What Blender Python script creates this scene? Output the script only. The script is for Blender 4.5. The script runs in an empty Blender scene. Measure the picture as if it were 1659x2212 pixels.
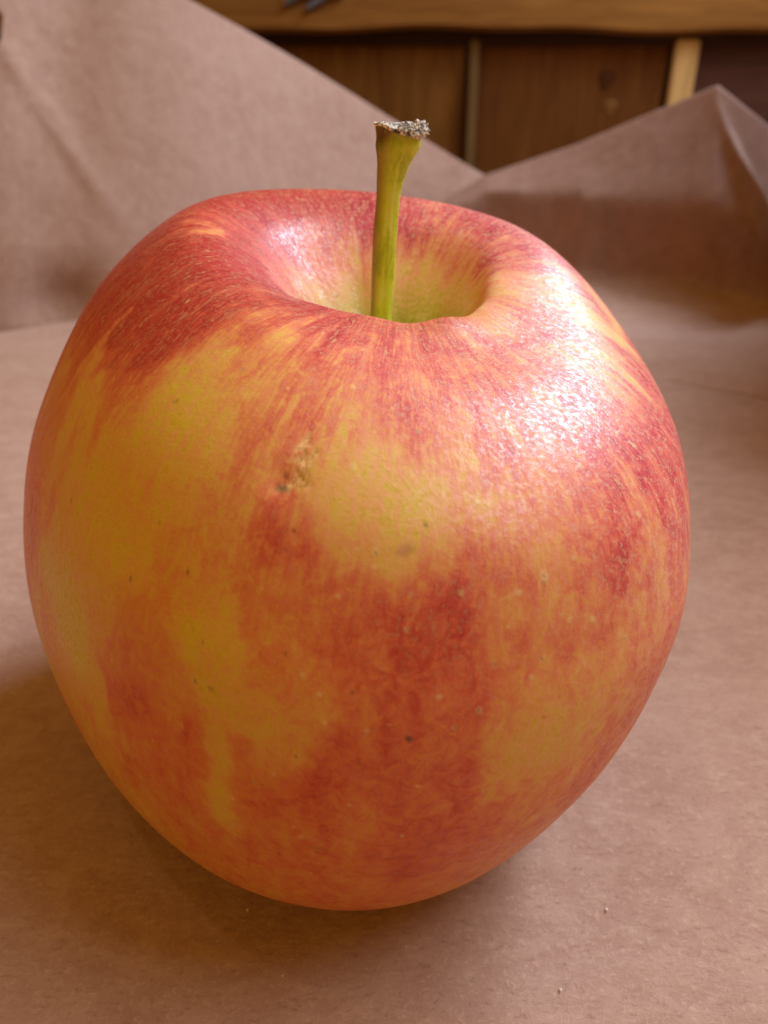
import bpy, math, random
import numpy as np
from mathutils import Vector
R = math.radians
scene = bpy.context.scene
col = scene.collection

# ------------------------------------------------------------------ camera
cam_d = bpy.data.cameras.new('camera'); cam = bpy.data.objects.new('camera', cam_d); col.objects.link(cam)
CAM = Vector((0.00321, -0.08119, 0.07437))
PITCH = 28.0
cam.location = CAM; cam.rotation_euler = (R(90 - PITCH), 0, 0)
cam_d.sensor_fit = 'HORIZONTAL'; cam_d.sensor_width = 27.0; cam_d.lens = 26.0
cam_d.clip_start = 0.005; cam_d.clip_end = 50
cam_d.dof.use_dof = True; cam_d.dof.focus_distance = 0.064; cam_d.dof.aperture_fstop = 33
scene.camera = cam

# ------------------------------------------------------------------ room light
world = bpy.data.worlds.new('World'); scene.world = world; world.use_nodes = True
bg = world.node_tree.nodes['Background']
bg.inputs[0].default_value = (1.0, 0.48, 0.07, 1); bg.inputs[1].default_value = 0.44
scene.view_settings.view_transform = 'Standard'; scene.view_settings.look = 'None'
scene.view_settings.exposure = 0.0; scene.view_settings.gamma = 1.0

def area(name, az, el, dist, sx, sy, power, color, target=(0, 0, 0.035)):
    """a window-sized lamp; az is measured from +Y (away from the camera) towards +X"""
    l = bpy.data.lights.new(name, 'AREA'); l.shape = 'RECTANGLE'; l.size = sx; l.size_y = sy
    l.energy = power; l.color = color
    o = bpy.data.objects.new(name, l); col.objects.link(o)
    d = Vector((math.sin(R(az)) * math.cos(R(el)), math.cos(R(az)) * math.cos(R(el)), math.sin(R(el))))
    o.location = Vector(target) + d * dist
    o.rotation_euler = d.to_track_quat('Z', 'Y').to_euler()
    return o
area('window_light', 43, 37, 0.64, 0.19, 0.20, 3.5, (0.76, 0.86, 1.0))
area('second_pane_light', 58, 50, 0.66, 0.24, 0.20, 1.7, (0.88, 0.92, 1.0))
area('room_window_light', 96, 60, 0.80, 0.32, 0.30, 2.4, (0.84, 0.93, 1.0), (0.02, -0.02, 0.02))
area('ceiling_lamp_light', -115, 76, 0.7, 0.02, 0.02, 0.17, (1.0, 0.62, 0.30))
# skin colour samples: longitude (deg), meridian index (of 300), redness in percent
SKIN = [(155, 98, 85), (136, 93, 90), (118, 92, 90), (102, 93, 95), (83, 96, 90), (67, 99, 85), (175, 112, 80), (184, 102, 62), (174, 93, 72), (147, 83, 85), (123, 80, 85), (105, 80, 80), (86, 82, 85), (76, 84, 70), (62, 89, 80), (49, 100, 95), (188, 117, 85), (204, 108, 85), (203, 97, 85), (166, 75, 80), (130, 69, 70), (107, 69, 50), (80, 70, 50), (64, 72, 50), (49, 76, 70), (31, 83, 80), (22, 91, 70), (23, 101, 95), (195, 122, 85), (211, 114, 80), (220, 108, 75), (224, 98, 75), (167, 63, 70), (132, 58, 60), (110, 58, 35), (77, 59, 15), (63, 60, 15), (40, 64, 30), (352, 79, 45), (350, 90, 60), (359, 99, 40), (7, 107, 85), (73, 52, 10), (48, 55, 10), (16, 60, 20), (320, 85, 50), (332, 92, 80), (342, 97, 70), (201, 128, 70), (216, 121, 85), (226, 115, 85), (234, 109, 60), (242, 103, 50), (249, 96, 75), (255, 92, 85), (264, 89, 75), (278, 86, 80), (299, 87, 80), (315, 90, 55), (327, 95, 85), (337, 101, 75), (347, 108, 35), (0, 117, 85), (200, 136, 50), (220, 126, 75), (227, 122, 65), (233, 119, 40), (241, 114, 45), (249, 110, 65), (256, 105, 68), (265, 101, 58), (275, 98, 68), (287, 97, 72), (301, 98, 75), (314, 102, 70), (331, 110, 50), (345, 118, 85), (201, 142, 50), (212, 137, 30), (225, 130, 50), (233, 126, 30), (241, 122, 17), (246, 119, 33), (253, 115, 50), (259, 112, 55), (266, 109, 55), (274, 107, 62), (283, 105, 68), (292, 105, 75), (303, 107, 78), (314, 111, 80), (333, 121, 92), (207, 147, 55), (217, 142, 30), (230, 135, 18), (239, 130, 20), (246, 126, 30), (252, 123, 65), (256, 121, 55), (262, 119, 58), (268, 117, 45), (274, 115, 60), (280, 114, 66), (288, 114, 75), (296, 114, 75), (305, 117, 82), (316, 121, 88), (326, 126, 92), (206, 159, 65), (216, 152, 50), (226, 145, 20), (237, 138, 35), (245, 134, 25), (250, 131, 45), (253, 129, 60), (258, 127, 50), (263, 125, 22), (267, 124, 15), (272, 122, 22), (275, 122, 42), (279, 121, 62), (282, 121, 66), (289, 121, 72), (296, 122, 75), (304, 124, 85), (313, 128, 85), (210, 166, 70), (221, 156, 30), (232, 148, 15), (241, 142, 27), (248, 137, 50), (254, 134, 50), (259, 132, 78), (263, 130, 42), (268, 129, 22), (272, 128, 20), (276, 127, 22), (279, 126, 58), (284, 126, 66), (290, 127, 72), (297, 128, 78), (305, 131, 78), (314, 136, 88), (209, 175, 65), (223, 164, 20), (234, 154, 20), (241, 148, 25), (248, 143, 50), (254, 140, 55), (258, 137, 72), (261, 136, 80), (265, 135, 50), (270, 133, 50), (274, 132, 52), (279, 132, 62), (284, 132, 52), (289, 132, 55), (296, 133, 68), (299, 134, 100), (304, 136, 72), (313, 142, 80), (216, 178, 50), (227, 169, 2), (236, 160, 30), (244, 153, 48), (251, 147, 50), (255, 145, 45), (259, 142, 72), (263, 141, 65), (267, 139, 62), (270, 138, 74), (273, 137, 82), (276, 137, 78), (280, 136, 72), (284, 136, 62), (288, 137, 50), (292, 138, 52), (298, 140, 78), (305, 144, 68), (314, 151, 80), (218, 185, 30), (230, 175, 3), (239, 166, 42), (246, 160, 52), (251, 154, 50), (255, 151, 25), (257, 150, 45), (259, 149, 72), (264, 146, 66), (268, 144, 78), (273, 143, 82), (278, 142, 80), (282, 142, 72), (287, 142, 68), (292, 144, 52), (299, 147, 56), (307, 153, 74), (224, 187, 30), (233, 179, 6), (241, 172, 62), (248, 165, 58), (252, 161, 50), (256, 157, 10), (258, 155, 50), (262, 153, 60), (266, 150, 62), (270, 149, 78), (275, 147, 84), (278, 147, 80), (282, 147, 72), (287, 148, 66), (292, 149, 55), (299, 154, 60), (307, 162, 75), (228, 192, 30), (237, 183, 18), (245, 176, 78), (251, 171, 72), (254, 168, 60), (257, 165, 12), (260, 162, 58), (263, 160, 45), (268, 157, 50), (272, 155, 76), (276, 154, 84), (280, 154, 78), (285, 155, 65), (290, 157, 52), (295, 160, 38), (301, 165, 52), (309, 174, 75), (232, 197, 30), (240, 189, 32), (247, 182, 78), (253, 177, 78), (256, 174, 55), (257, 173, 25), (260, 171, 60), (263, 169, 40), (267, 166, 36), (270, 165, 60), (272, 163, 76), (277, 163, 78), (281, 163, 72), (286, 164, 50), (290, 166, 30), (295, 170, 50), (302, 176, 70), (235, 202, 38), (246, 192, 66), (253, 185, 72), (257, 182, 68), (258, 181, 30), (260, 179, 80), (265, 176, 66), (269, 174, 72), (273, 172, 76), (278, 171, 75), (282, 172, 70), (287, 173, 50), (292, 176, 55), (299, 182, 78), (242, 205, 48), (250, 197, 62), (256, 191, 68), (259, 188, 36), (262, 186, 85), (266, 183, 74), (271, 181, 76), (275, 180, 76), (279, 180, 72), (283, 180, 86), (288, 182, 78), (295, 187, 80), (250, 207, 52), (257, 200, 66), (263, 195, 78), (268, 191, 62), (273, 189, 76), (278, 189, 78), (283, 190, 82), (290, 193, 80), (263, 205, 62), (269, 200, 72), (274, 199, 78), (280, 199, 82), (286, 200, 82)]
SPECKS = [(276, 163, 9, 100), (266, 171, 4, 80), (263, 150, 5, 60), (250, 144, 7, 60), (242, 151, 7, 60), (244, 140, 5, 50), (261, 132, 6, 50), (275, 127, 6, 80), (273, 131, 14, 35), (218, 174, 5, 70), (216, 179, 5, 70), (205, 168, 5, 80), (217, 154, 5, 70), (201, 143, 5, 60), (256, 163, 8, 50), (254, 163, 5, 70), (254, 154, 5, 50), (312, 104, 9, 60), (306, 109, 5, 70), (292, 114, 7, 60), (305, 130, 5, 50), (288, 135, 6, 40), (309, 140, 5, 40), (130, 56, 7, 50), (243, 169, 4, 50), (289, 160, 6, 30), (270, 190, 12, 30), (258, 127, 11, 90), (258, 125, 9, 60), (288, 85, 5, 70)]
PALE = [(298, 176, 5), (266, 121, 8), (281, 123, 8), (285, 136, 9), (279, 136, 8), (274, 137, 6), (274, 142, 6), (291, 141, 9), (278, 153, 7), (282, 156, 8), (288, 134, 14), (304, 129, 8), (303, 123, 7), (267, 139, 6), (270, 134, 6), (260, 184, 6), (264, 176, 6), (268, 162, 7), (284, 141, 5), (294, 142, 9), (283, 147, 6), (292, 132, 7), (306, 135, 7), (290, 118, 9), (304, 117, 8), (298, 119, 8), (289, 112, 8), (312, 120, 10), (270, 132, 7), (220, 112, 6), (244, 114, 5), (263, 108, 8), (251, 98, 7), (253, 113, 6), (265, 153, 6), (267, 156, 6), (280, 160, 6), (272, 162, 6), (262, 179, 5), (249, 181, 5), (260, 191, 5), (267, 186, 5), (272, 179, 5), (278, 174, 5), (285, 176, 6), (287, 150, 7), (299, 148, 7), (274, 113, 6), (280, 102, 7), (270, 110, 6), (262, 98, 6), (280, 117, 6), (291, 96, 7)]
CORK_GLINT = [(259, 120, 100), (260, 122, 100), (260, 123, 100), (260, 125, 100), (259, 126, 100)]
STROKES = [(252, 153, 0, 19), (253, 154, 0, 19), (254, 155, 0, 19), (254, 155, 0, 19), (255, 156, 0, 19), (255, 157, 0, 19), (256, 158, 0, 19), (256, 158, 0, 19), (256, 160, 0, 19), (256, 162, 0, 19), (256, 164, 0, 19), (257, 165, 0, 19), (256, 146, 15, 12), (256, 147, 15, 12), (256, 148, 15, 12), (256, 149, 15, 12), (256, 150, 15, 12), (256, 151, 15, 12), (256, 152, 15, 12), (257, 153, 15, 12), (257, 153, 15, 12), (257, 154, 15, 12), (257, 155, 15, 12), (257, 156, 15, 12), (257, 157, 15, 12), (257, 158, 15, 12), (257, 160, 15, 12), (257, 161, 15, 12), (257, 169, 8, 13), (257, 171, 8, 13), (257, 172, 8, 13), (257, 174, 8, 13), (257, 175, 8, 13), (257, 176, 8, 13), (258, 177, 8, 13), (258, 177, 8, 13), (258, 178, 8, 13), (258, 179, 8, 13), (258, 180, 8, 13), (258, 182, 8, 13), (258, 183, 8, 13), (258, 183, 8, 13), (258, 184, 8, 13), (259, 185, 8, 13), (259, 186, 8, 13), (259, 187, 8, 13), (259, 188, 8, 13), (259, 190, 8, 13), (260, 172, 80, 15), (260, 173, 80, 15), (260, 174, 80, 15), (260, 176, 80, 15), (260, 178, 80, 15), (260, 179, 80, 15), (260, 179, 80, 15), (260, 181, 80, 15), (260, 182, 80, 15), (261, 183, 80, 15), (261, 185, 80, 15), (261, 186, 80, 15), (255, 171, 74, 15), (255, 172, 74, 15), (255, 174, 74, 15), (255, 176, 74, 15), (255, 177, 74, 15), (256, 178, 74, 15), (256, 179, 74, 15), (256, 180, 74, 15), (256, 180, 74, 15), (256, 182, 74, 15), (256, 184, 74, 15), (256, 185, 74, 15), (256, 187, 74, 15), (256, 189, 74, 15), (228, 163, 0, 26), (228, 166, 0, 26), (228, 169, 0, 26), (228, 169, 0, 26), (228, 172, 0, 26), (230, 173, 0, 26), (230, 175, 0, 26), (230, 175, 0, 26), (231, 177, 0, 26), (233, 178, 0, 26), (220, 166, 12, 14), (220, 167, 12, 14), (221, 168, 12, 14), (222, 169, 12, 14), (221, 171, 12, 14), (201, 154, 72, 16), (202, 155, 72, 16), (203, 157, 72, 16), (204, 158, 72, 16), (205, 159, 72, 16), (206, 160, 72, 16), (207, 161, 72, 16), (208, 162, 72, 16), (208, 164, 72, 16), (208, 164, 72, 16), (209, 165, 72, 16), (210, 166, 72, 16), (211, 167, 72, 16), (212, 168, 72, 16), (213, 169, 72, 16), (251, 122, 72, 10), (251, 123, 72, 10), (251, 124, 72, 10), (251, 124, 72, 10), (251, 125, 72, 10), (252, 126, 72, 10), (252, 126, 72, 10), (252, 126, 72, 10), (252, 127, 72, 10), (252, 128, 72, 10), (252, 128, 72, 10), (252, 129, 72, 10), (259, 130, 72, 24), (260, 132, 72, 24), (260, 132, 72, 24), (260, 135, 72, 24), (299, 130, 86, 7), (299, 131, 86, 7), (299, 131, 86, 7), (298, 131, 86, 7), (299, 132, 86, 7), (299, 132, 86, 7), (299, 133, 86, 7), (299, 133, 86, 7), (299, 134, 86, 7), (299, 134, 86, 7), (299, 135, 86, 7), (299, 135, 86, 7), (299, 135, 86, 7), (299, 135, 86, 7), (299, 136, 86, 7), (299, 137, 86, 7), (299, 137, 86, 7), (299, 138, 86, 7), (299, 138, 86, 7), (299, 139, 86, 7), (299, 139, 86, 7), (315, 120, 90, 9), (314, 120, 90, 9), (313, 121, 90, 9), (313, 121, 90, 9), (312, 121, 90, 9), (311, 122, 90, 9), (310, 122, 90, 9), (309, 122, 90, 9), (309, 122, 90, 9), (309, 123, 90, 9), (309, 124, 90, 9), (309, 124, 90, 9), (309, 125, 90, 9), (308, 125, 90, 9), (265, 124, 20, 44), (268, 125, 20, 44), (270, 126, 20, 44), (270, 126, 20, 44), (273, 127, 20, 44), (235, 118, 20, 34), (235, 120, 20, 34), (236, 123, 20, 34), (236, 123, 20, 34), (236, 126, 20, 34), (236, 129, 20, 34), (243, 124, 20, 34), (244, 126, 20, 34), (245, 129, 20, 34), (245, 129, 20, 34), (245, 131, 20, 34), (245, 133, 20, 34), (244, 135, 20, 34), (211, 130, 28, 16), (211, 131, 28, 16), (210, 133, 28, 16), (211, 134, 28, 16), (211, 135, 28, 16), (211, 135, 28, 16), (212, 136, 28, 16), (212, 137, 28, 16), (212, 138, 28, 16), (213, 139, 28, 16), (213, 140, 28, 16), (228, 149, 18, 30), (231, 149, 18, 30), (235, 148, 18, 30), (235, 148, 18, 30), (238, 148, 18, 30), (242, 146, 18, 30), (245, 107, 30, 16), (245, 105, 30, 16), (245, 103, 30, 16), (13, 111, 20, 14), (12, 112, 20, 14), (10, 112, 20, 14), (9, 113, 20, 14), (7, 114, 20, 14), (5, 114, 20, 14), (4, 115, 20, 14), (3, 116, 20, 14), (3, 116, 20, 14), (1, 116, 20, 14), (359, 116, 20, 14), (356, 116, 20, 14), (352, 115, 20, 14), (349, 115, 20, 14), (18, 99, 40, 12), (17, 100, 40, 12), (16, 101, 40, 12), (15, 102, 40, 12), (14, 103, 40, 12), (13, 104, 40, 12), (13, 106, 40, 12), (13, 107, 40, 12), (188, 103, 35, 9), (188, 102, 35, 9), (188, 101, 35, 9), (188, 100, 35, 9), (187, 99, 35, 9), (187, 98, 35, 9), (186, 97, 35, 9), (184, 96, 35, 9), (296, 90, 40, 10), (296, 91, 40, 10), (297, 92, 40, 10), (297, 93, 40, 10), (297, 93, 40, 10), (297, 94, 40, 10), (297, 95, 40, 10), (297, 96, 40, 10), (312, 96, 90, 11), (316, 96, 90, 11), (318, 96, 90, 11), (320, 97, 90, 11), (323, 97, 90, 11), (325, 98, 90, 11), (273, 140, 80, 36), (274, 142, 80, 36), (275, 144, 80, 36), (275, 144, 80, 36), (275, 147, 80, 36), (275, 150, 80, 36), (278, 136, 85, 9), (278, 137, 85, 9), (278, 138, 85, 9), (278, 138, 85, 9), (279, 139, 85, 9), (279, 139, 85, 9), (279, 140, 85, 9), (279, 140, 85, 9), (279, 141, 85, 9), (279, 141, 85, 9), (279, 142, 85, 9), (279, 143, 85, 9), (279, 143, 85, 9), (279, 144, 85, 9), (279, 144, 85, 9), (279, 145, 85, 9), (279, 145, 85, 9), (283, 170, 90, 12), (283, 171, 90, 12), (283, 172, 90, 12), (283, 174, 90, 12), (283, 175, 90, 12), (283, 175, 90, 12), (283, 176, 90, 12), (283, 178, 90, 12), (290, 165, 25, 20), (289, 166, 25, 20), (289, 168, 25, 20), (288, 170, 25, 20), (288, 170, 25, 20), (289, 169, 25, 20), (290, 169, 25, 20), (291, 169, 25, 20), (292, 169, 25, 20), (293, 169, 25, 20), (262, 165, 36, 24), (263, 166, 36, 24), (264, 168, 36, 24), (265, 169, 36, 24), (242, 176, 80, 20), (244, 176, 80, 20), (245, 176, 80, 20), (246, 177, 80, 20), (127, 55, 50, 10), (124, 54, 50, 10), (121, 53, 50, 10), (118, 53, 50, 10), (115, 52, 50, 10), (113, 51, 50, 10), (264, 145, 78, 18), (265, 145, 78, 18), (266, 145, 78, 18), (266, 145, 78, 18), (235, 161, 45, 12), (236, 162, 45, 12), (236, 163, 45, 12), (237, 163, 45, 12), (238, 163, 45, 12), (238, 164, 45, 12)]
# ------------------------------------------------------------------ helpers
F = 1597.0
def at(u, v, Y):
    """point of the plane y = Y that is seen at (u, v) of the photograph scaled to 1659 px wide"""
    cp, sp = math.cos(R(PITCH)), math.sin(R(PITCH))
    xx = (u - 829.5) / F; yy = -(v - 1106) / F
    d = Vector((xx, cp + yy * sp, -sp + yy * cp))
    return CAM + d * ((Y - CAM.y) / d.y)
def mesh_obj(name, verts, faces, mat, parent=None, smooth=True, uv=None):
    me = bpy.data.meshes.new(name); me.from_pydata([tuple(v) for v in verts], [], faces); me.update()
    if smooth: me.polygons.foreach_set('use_smooth', [True] * len(me.polygons))
    if mat: me.materials.append(mat)
    o = bpy.data.objects.new(name, me); col.objects.link(o)
    if parent: o.parent = parent
    return o
def grid_mesh(P):
    n, m = P.shape[:2]
    idx = np.arange(n * m).reshape(n, m)
    f = np.stack([idx[:-1, :-1], idx[:-1, 1:], idx[1:, 1:], idx[1:, :-1]], -1).reshape(-1, 4)
    return P.reshape(-1, 3), f
def fast_mesh(name, V, Fq, mat, parent=None, attrs=None):
    me = bpy.data.meshes.new(name)
    me.vertices.add(len(V)); me.vertices.foreach_set('co', np.asarray(V, np.float32).ravel())
    me.loops.add(Fq.size); me.loops.foreach_set('vertex_index', Fq.astype(np.int32).ravel())
    me.polygons.add(len(Fq)); me.polygons.foreach_set('loop_start', np.arange(0, Fq.size, 4, dtype=np.int32))
    me.polygons.foreach_set('loop_total', np.full(len(Fq), 4, np.int32))
    me.update(calc_edges=True); me.validate()
    me.polygons.foreach_set('use_smooth', np.ones(len(me.polygons), bool))
    for k, a in (attrs or {}).items():
        if a.ndim == 1:
            at_ = me.attributes.new(k, 'FLOAT', 'POINT'); at_.data.foreach_set('value', a.astype(np.float32))
        else:
            at_ = me.attributes.new(k, 'FLOAT_VECTOR', 'POINT'); at_.data.foreach_set('vector', a.astype(np.float32).ravel())
    if mat: me.materials.append(mat)
    o = bpy.data.objects.new(name, me); col.objects.link(o)
    if parent: o.parent = parent
    return o
def empty(name, loc, label, cat, group=None):
    o = bpy.data.objects.new(name, None); col.objects.link(o); o.location = loc; o.empty_display_size = .01
    o['label'] = label; o['category'] = cat
    if group: o['group'] = group
    return o
def adopt(o, root):
    o.parent = root; o.matrix_parent_inverse = __import__('mathutils').Matrix.Translation(-root.location)
    return o

class NT:
    """small node-tree writer"""
    def __init__(s, name):
        s.m = bpy.data.materials.new(name); s.m.use_nodes = True; s.t = s.m.node_tree; s.n = s.t.nodes
        s.b = s.n['Principled BSDF']; s.out = s.n['Material Output']
    def link(s, a, b): s.t.links.new(a, b)
    def val(s, sock, v):
        if hasattr(v, 'links') or isinstance(v, bpy.types.NodeSocket): s.link(v, sock)
        else: sock.default_value = v
    def math(s, op, a, b=0.0, clamp=False):
        n = s.n.new('ShaderNodeMath'); n.operation = op; n.use_clamp = clamp
        s.val(n.inputs[0], a); s.val(n.inputs[1], b); return n.outputs[0]
    def attr(s, name, vec=False):
        n = s.n.new('ShaderNodeAttribute'); n.attribute_name = name; return n.outputs['Vector' if vec else 'Fac']
    def coord(s): return s.n.new('ShaderNodeTexCoord').outputs['Object']
    def mapping(s, vec, scale, rot=(0, 0, 0)):
        n = s.n.new('ShaderNodeMapping'); s.link(vec, n.inputs[0]); n.inputs['Scale'].default_value = scale
        n.inputs['Rotation'].default_value = rot; return n.outputs[0]
    def noise(s, vec, scale, detail=3, rough=.55, dist=0.0, typ=None):
        n = s.n.new('ShaderNodeTexNoise'); s.link(vec, n.inputs['Vector'])
        n.inputs['Scale'].default_value = scale; n.inputs['Detail'].default_value = detail
        n.inputs['Roughness'].default_value = rough; n.inputs['Distortion'].default_value = dist
        return n.outputs[0]
    def ramp(s, f, stops, interp='LINEAR'):
        n = s.n.new('ShaderNodeValToRGB'); s.link(f, n.inputs[0]); e = n.color_ramp.elements
        n.color_ramp.interpolation = interp
        while len(e) > 1: e.remove(e[-1])
        e[0].position = stops[0][0]; e[0].color = (*stops[0][1], 1)
        for p, c in stops[1:]:
            q = e.new(p); q.color = (*c, 1)
        return n.outputs[0]
    def rampf(s, f, a, b):
        n = s.n.new('ShaderNodeMapRange'); s.link(f, n.inputs[0]); n.interpolation_type = 'SMOOTHSTEP'
        n.inputs[1].default_value = a; n.inputs[2].default_value = b; return n.outputs[0]
    def mix(s, f, a, b, mode='MIX'):
        n = s.n.new('ShaderNodeMix'); n.data_type = 'RGBA'; n.blend_type = mode
        s.val(n.inputs[0], f)
        for k, v in ((6, a), (7, b)):
            if isinstance(v, tuple): n.inputs[k].default_value = (*v, 1)
            else: s.link(v, n.inputs[k])
        return n.outputs[2]
    def bump(s, h, strength, dist, normal=None):
        n = s.n.new('ShaderNodeBump'); s.val(n.inputs['Height'], h); n.inputs['Strength'].default_value = strength
        n.inputs['Distance'].default_value = dist
        if normal: s.link(normal, n.inputs['Normal'])
        return n.outputs[0]

# ------------------------------------------------------------------ materials
def mat_paper(name, trans=0.0, tint=(1, 1, 1)):
    k = NT(name); c = k.coord()
    big = k.noise(k.mapping(c, (1, 1.8, 1)), 34, 5, .65, .8)
    mid = k.noise(k.mapping(c, (1, 1.6, 1)), 210, 4, .6, .4)
    fib = k.noise(k.mapping(c, (1, 2.2, 1.4), (0, 0, .25)), 780, 4, .75, .6)
    fib2 = k.noise(k.mapping(c, (1.5, 1, 2), (0, 0, -.3)), 1300, 3, .75, .6)
    base = k.ramp(big, [(.3, (.360, .222, .172)), (.5, (.398, .254, .204)), (.7, (.435, .286, .238))])
    m = k.mix(k.math('MULTIPLY', k.rampf(mid, .38, .66), .6), base, (.47, .325, .262))
    m = k.mix(k.math('MULTIPLY', k.rampf(fib, .53, .71), .48), m, (.58, .42, .34))
    m = k.mix(k.math('MULTIPLY', k.rampf(fib2, .53, .71), .46), m, (.58, .42, .34))
    m = k.mix(k.math('MULTIPLY', k.rampf(fib, .46, .30), .42), m, (.19, .095, .06))
    if tint != (1, 1, 1): m = k.mix(1.0, m, tint, 'MULTIPLY')
    k.link(m, k.b.inputs['Base Color']); k.b.inputs['Roughness'].default_value = .72
    k.b.inputs['Specular IOR Level'].default_value = .16
    h = k.math('ADD', k.math('MULTIPLY', fib, .5), k.math('ADD', k.math('MULTIPLY', mid, .9), k.math('MULTIPLY', fib2, .4)))
    nb = k.bump(h, .7, .00032); nb = k.bump(big, .25, .0015, nb)
    k.link(nb, k.b.inputs['Normal'])
    if trans > 0:
        t = k.n.new('ShaderNodeBsdfTranslucent'); k.link(k.mix(1.0, m, (1.0, .52, .22), 'MULTIPLY'), t.inputs[0])
        x = k.n.new('ShaderNodeMixShader'); k.link(k.math('MULTIPLY', k.attr('thin'), trans), x.inputs[0])
        k.link(k.b.outputs[0], x.inputs[1]); k.link(t.outputs[0], x.inputs[2]); k.link(x.outputs[0], k.out.inputs[0])
    return k.m
def mat_wood(name, dark, light, scale=1.0, axis='X', knot=None):
    k = NT(name); c = k.coord()
    sc = (1, 9, 9) if axis == 'X' else (9, 9, 1)
    g = k.noise(k.mapping(c, sc), 14 * scale, 5, .6, .8)
    f = k.noise(k.mapping(c, tuple(q * (6 if q > 1 else 1) for q in sc)), 16 * scale, 3, .6)
    b = k.noise(c, 9, 2, .5)
    v = k.math('ADD', k.math('MULTIPLY', g, .6), k.math('ADD', k.math('MULTIPLY', f, .25), k.math('MULTIPLY', b, .2)))
    m = k.ramp(v, [(.38, dark), (.66, light)])
    k.link(m, k.b.inputs['Base Color']); k.b.inputs['Roughness'].default_value = .6
    k.b.inputs['Specular IOR Level'].default_value = .08
    k.link(k.bump(v, .3, .0006), k.b.inputs['Normal'])
    return k.m

def mat_skin():
    k = NT('apple_skin'); c = k.coord(); st = k.attr('streak', True)
    red = k.attr('red'); top = k.attr('top'); green = k.attr('green')
    s1 = k.noise(k.mapping(st, (34, 34, 5)), 1, 4, .6, .35)         # long strokes that follow the meridians
    s2 = k.noise(k.mapping(st, (80, 80, 22)), 1, 3, .6, .5)
    m1 = k.noise(c, 620, 5, .66, .9)                               # mottling
    m2 = k.noise(c, 2100, 3, .7, .5)
    m0 = k.noise(k.mapping(c, (1, 1, .55)), 170, 4, .6, .9)
    def dev(x, a): return k.math('MULTIPLY', k.math('SUBTRACT', x, .5), a)
    sa = k.math('ADD', .18, k.math('MULTIPLY', top, 1.35))
    v = k.math('ADD', red, k.math('MULTIPLY', dev(s1, .50), sa))
    v = k.math('ADD', v, k.math('MULTIPLY', dev(s2, .80), sa))
    v = k.math('ADD', v, dev(m1, .80)); v = k.math('ADD', v, dev(m2, .85)); v = k.math('ADD', v, dev(m0, .62))
    warm = k.ramp(v, [(.0, (.66, .50, .014)), (.16, (.69, .44, .036)), (.36, (.70, .37, .045)),
                      (.54, (.68, .265, .043)), (.72, (.66, .180, .036)), (.90, (.57, .095, .024)), (1.0, (.44, .045, .020))])
    pink = k.ramp(v, [(.0, (.68, .56, .13)), (.18, (.76, .52, .20)), (.40, (.80, .43, .22)),
                      (.58, (.76, .26, .180)), (.72, (.65, .105, .150)), (.85, (.50, .030, .105)), (1.0, (.38, .010, .055))])
    skin = k.mix(k.attr('blush_light'), warm, pink)
    skin = k.mix(green, skin, k.ramp(m1, [(.3, (.24, .32, .02)), (.7, (.44, .52, .06))]))
    # fine cream flecks, netted over the red of the upper half
    fl = k.math('MULTIPLY', k.rampf(k.math('ADD', k.math('MULTIPLY', m1, .35), k.math('MULTIPLY', s2, .65)), .52, .62), k.math('MULTIPLY', top, .55))
    skin = k.mix(fl, skin, k.mix(k.attr('blush_light'), (.82, .44, .14), (.90, .60, .42)))
    fl2 = k.math('MULTIPLY', k.rampf(m2, .50, .62), k.attr('fleck'))
    skin = k.mix(fl2, skin, k.mix(k.attr('blush_light'), (.78, .38, .08), (.90, .64, .48)))
    fl3 = k.math('MULTIPLY', k.rampf(m2, .47, .34), .34)
    skin = k.mix(fl3, skin, k.mix(1.0, skin, (.86, .52, .45), 'MULTIPLY'))
    skin = k.mix(k.attr('pale'), skin, (.78, .60, .30))
    skin = k.mix(k.attr('cork_glint'), skin, k.ramp(m2, [(.35, (.50, .27, .09)), (.60, (.92, .62, .28))]))  # tan scar tissue with the lamp's golden glint painted into its colour
    skin = k.mix(k.attr('speck'), skin, (.10, .055, .02))
    k.link(skin, k.b.inputs['Base Color'])
    rg = k.math('SUBTRACT', .50, k.math('MULTIPLY', k.rampf(m2, .32, .68), .22)); k.link(rg, k.b.inputs['Roughness'])
    k.link(k.math('ADD', .15, k.math('MULTIPLY', k.rampf(m2, .34, .68), .20)), k.b.inputs['Specular IOR Level'])
    k.b.inputs['Subsurface Weight'].default_value = .12
    k.b.inputs['Subsurface Radius'].default_value = (1.0, .35, .12); k.b.inputs['Subsurface Scale'].default_value = .0018
    nb = k.bump(k.noise(c, 1700, 3, .65, .4), .5, .00010)
    nb = k.bump(m0, .12, .0003, nb)
    k.link(nb, k.b.inputs['Normal'])
    return k.m
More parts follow.
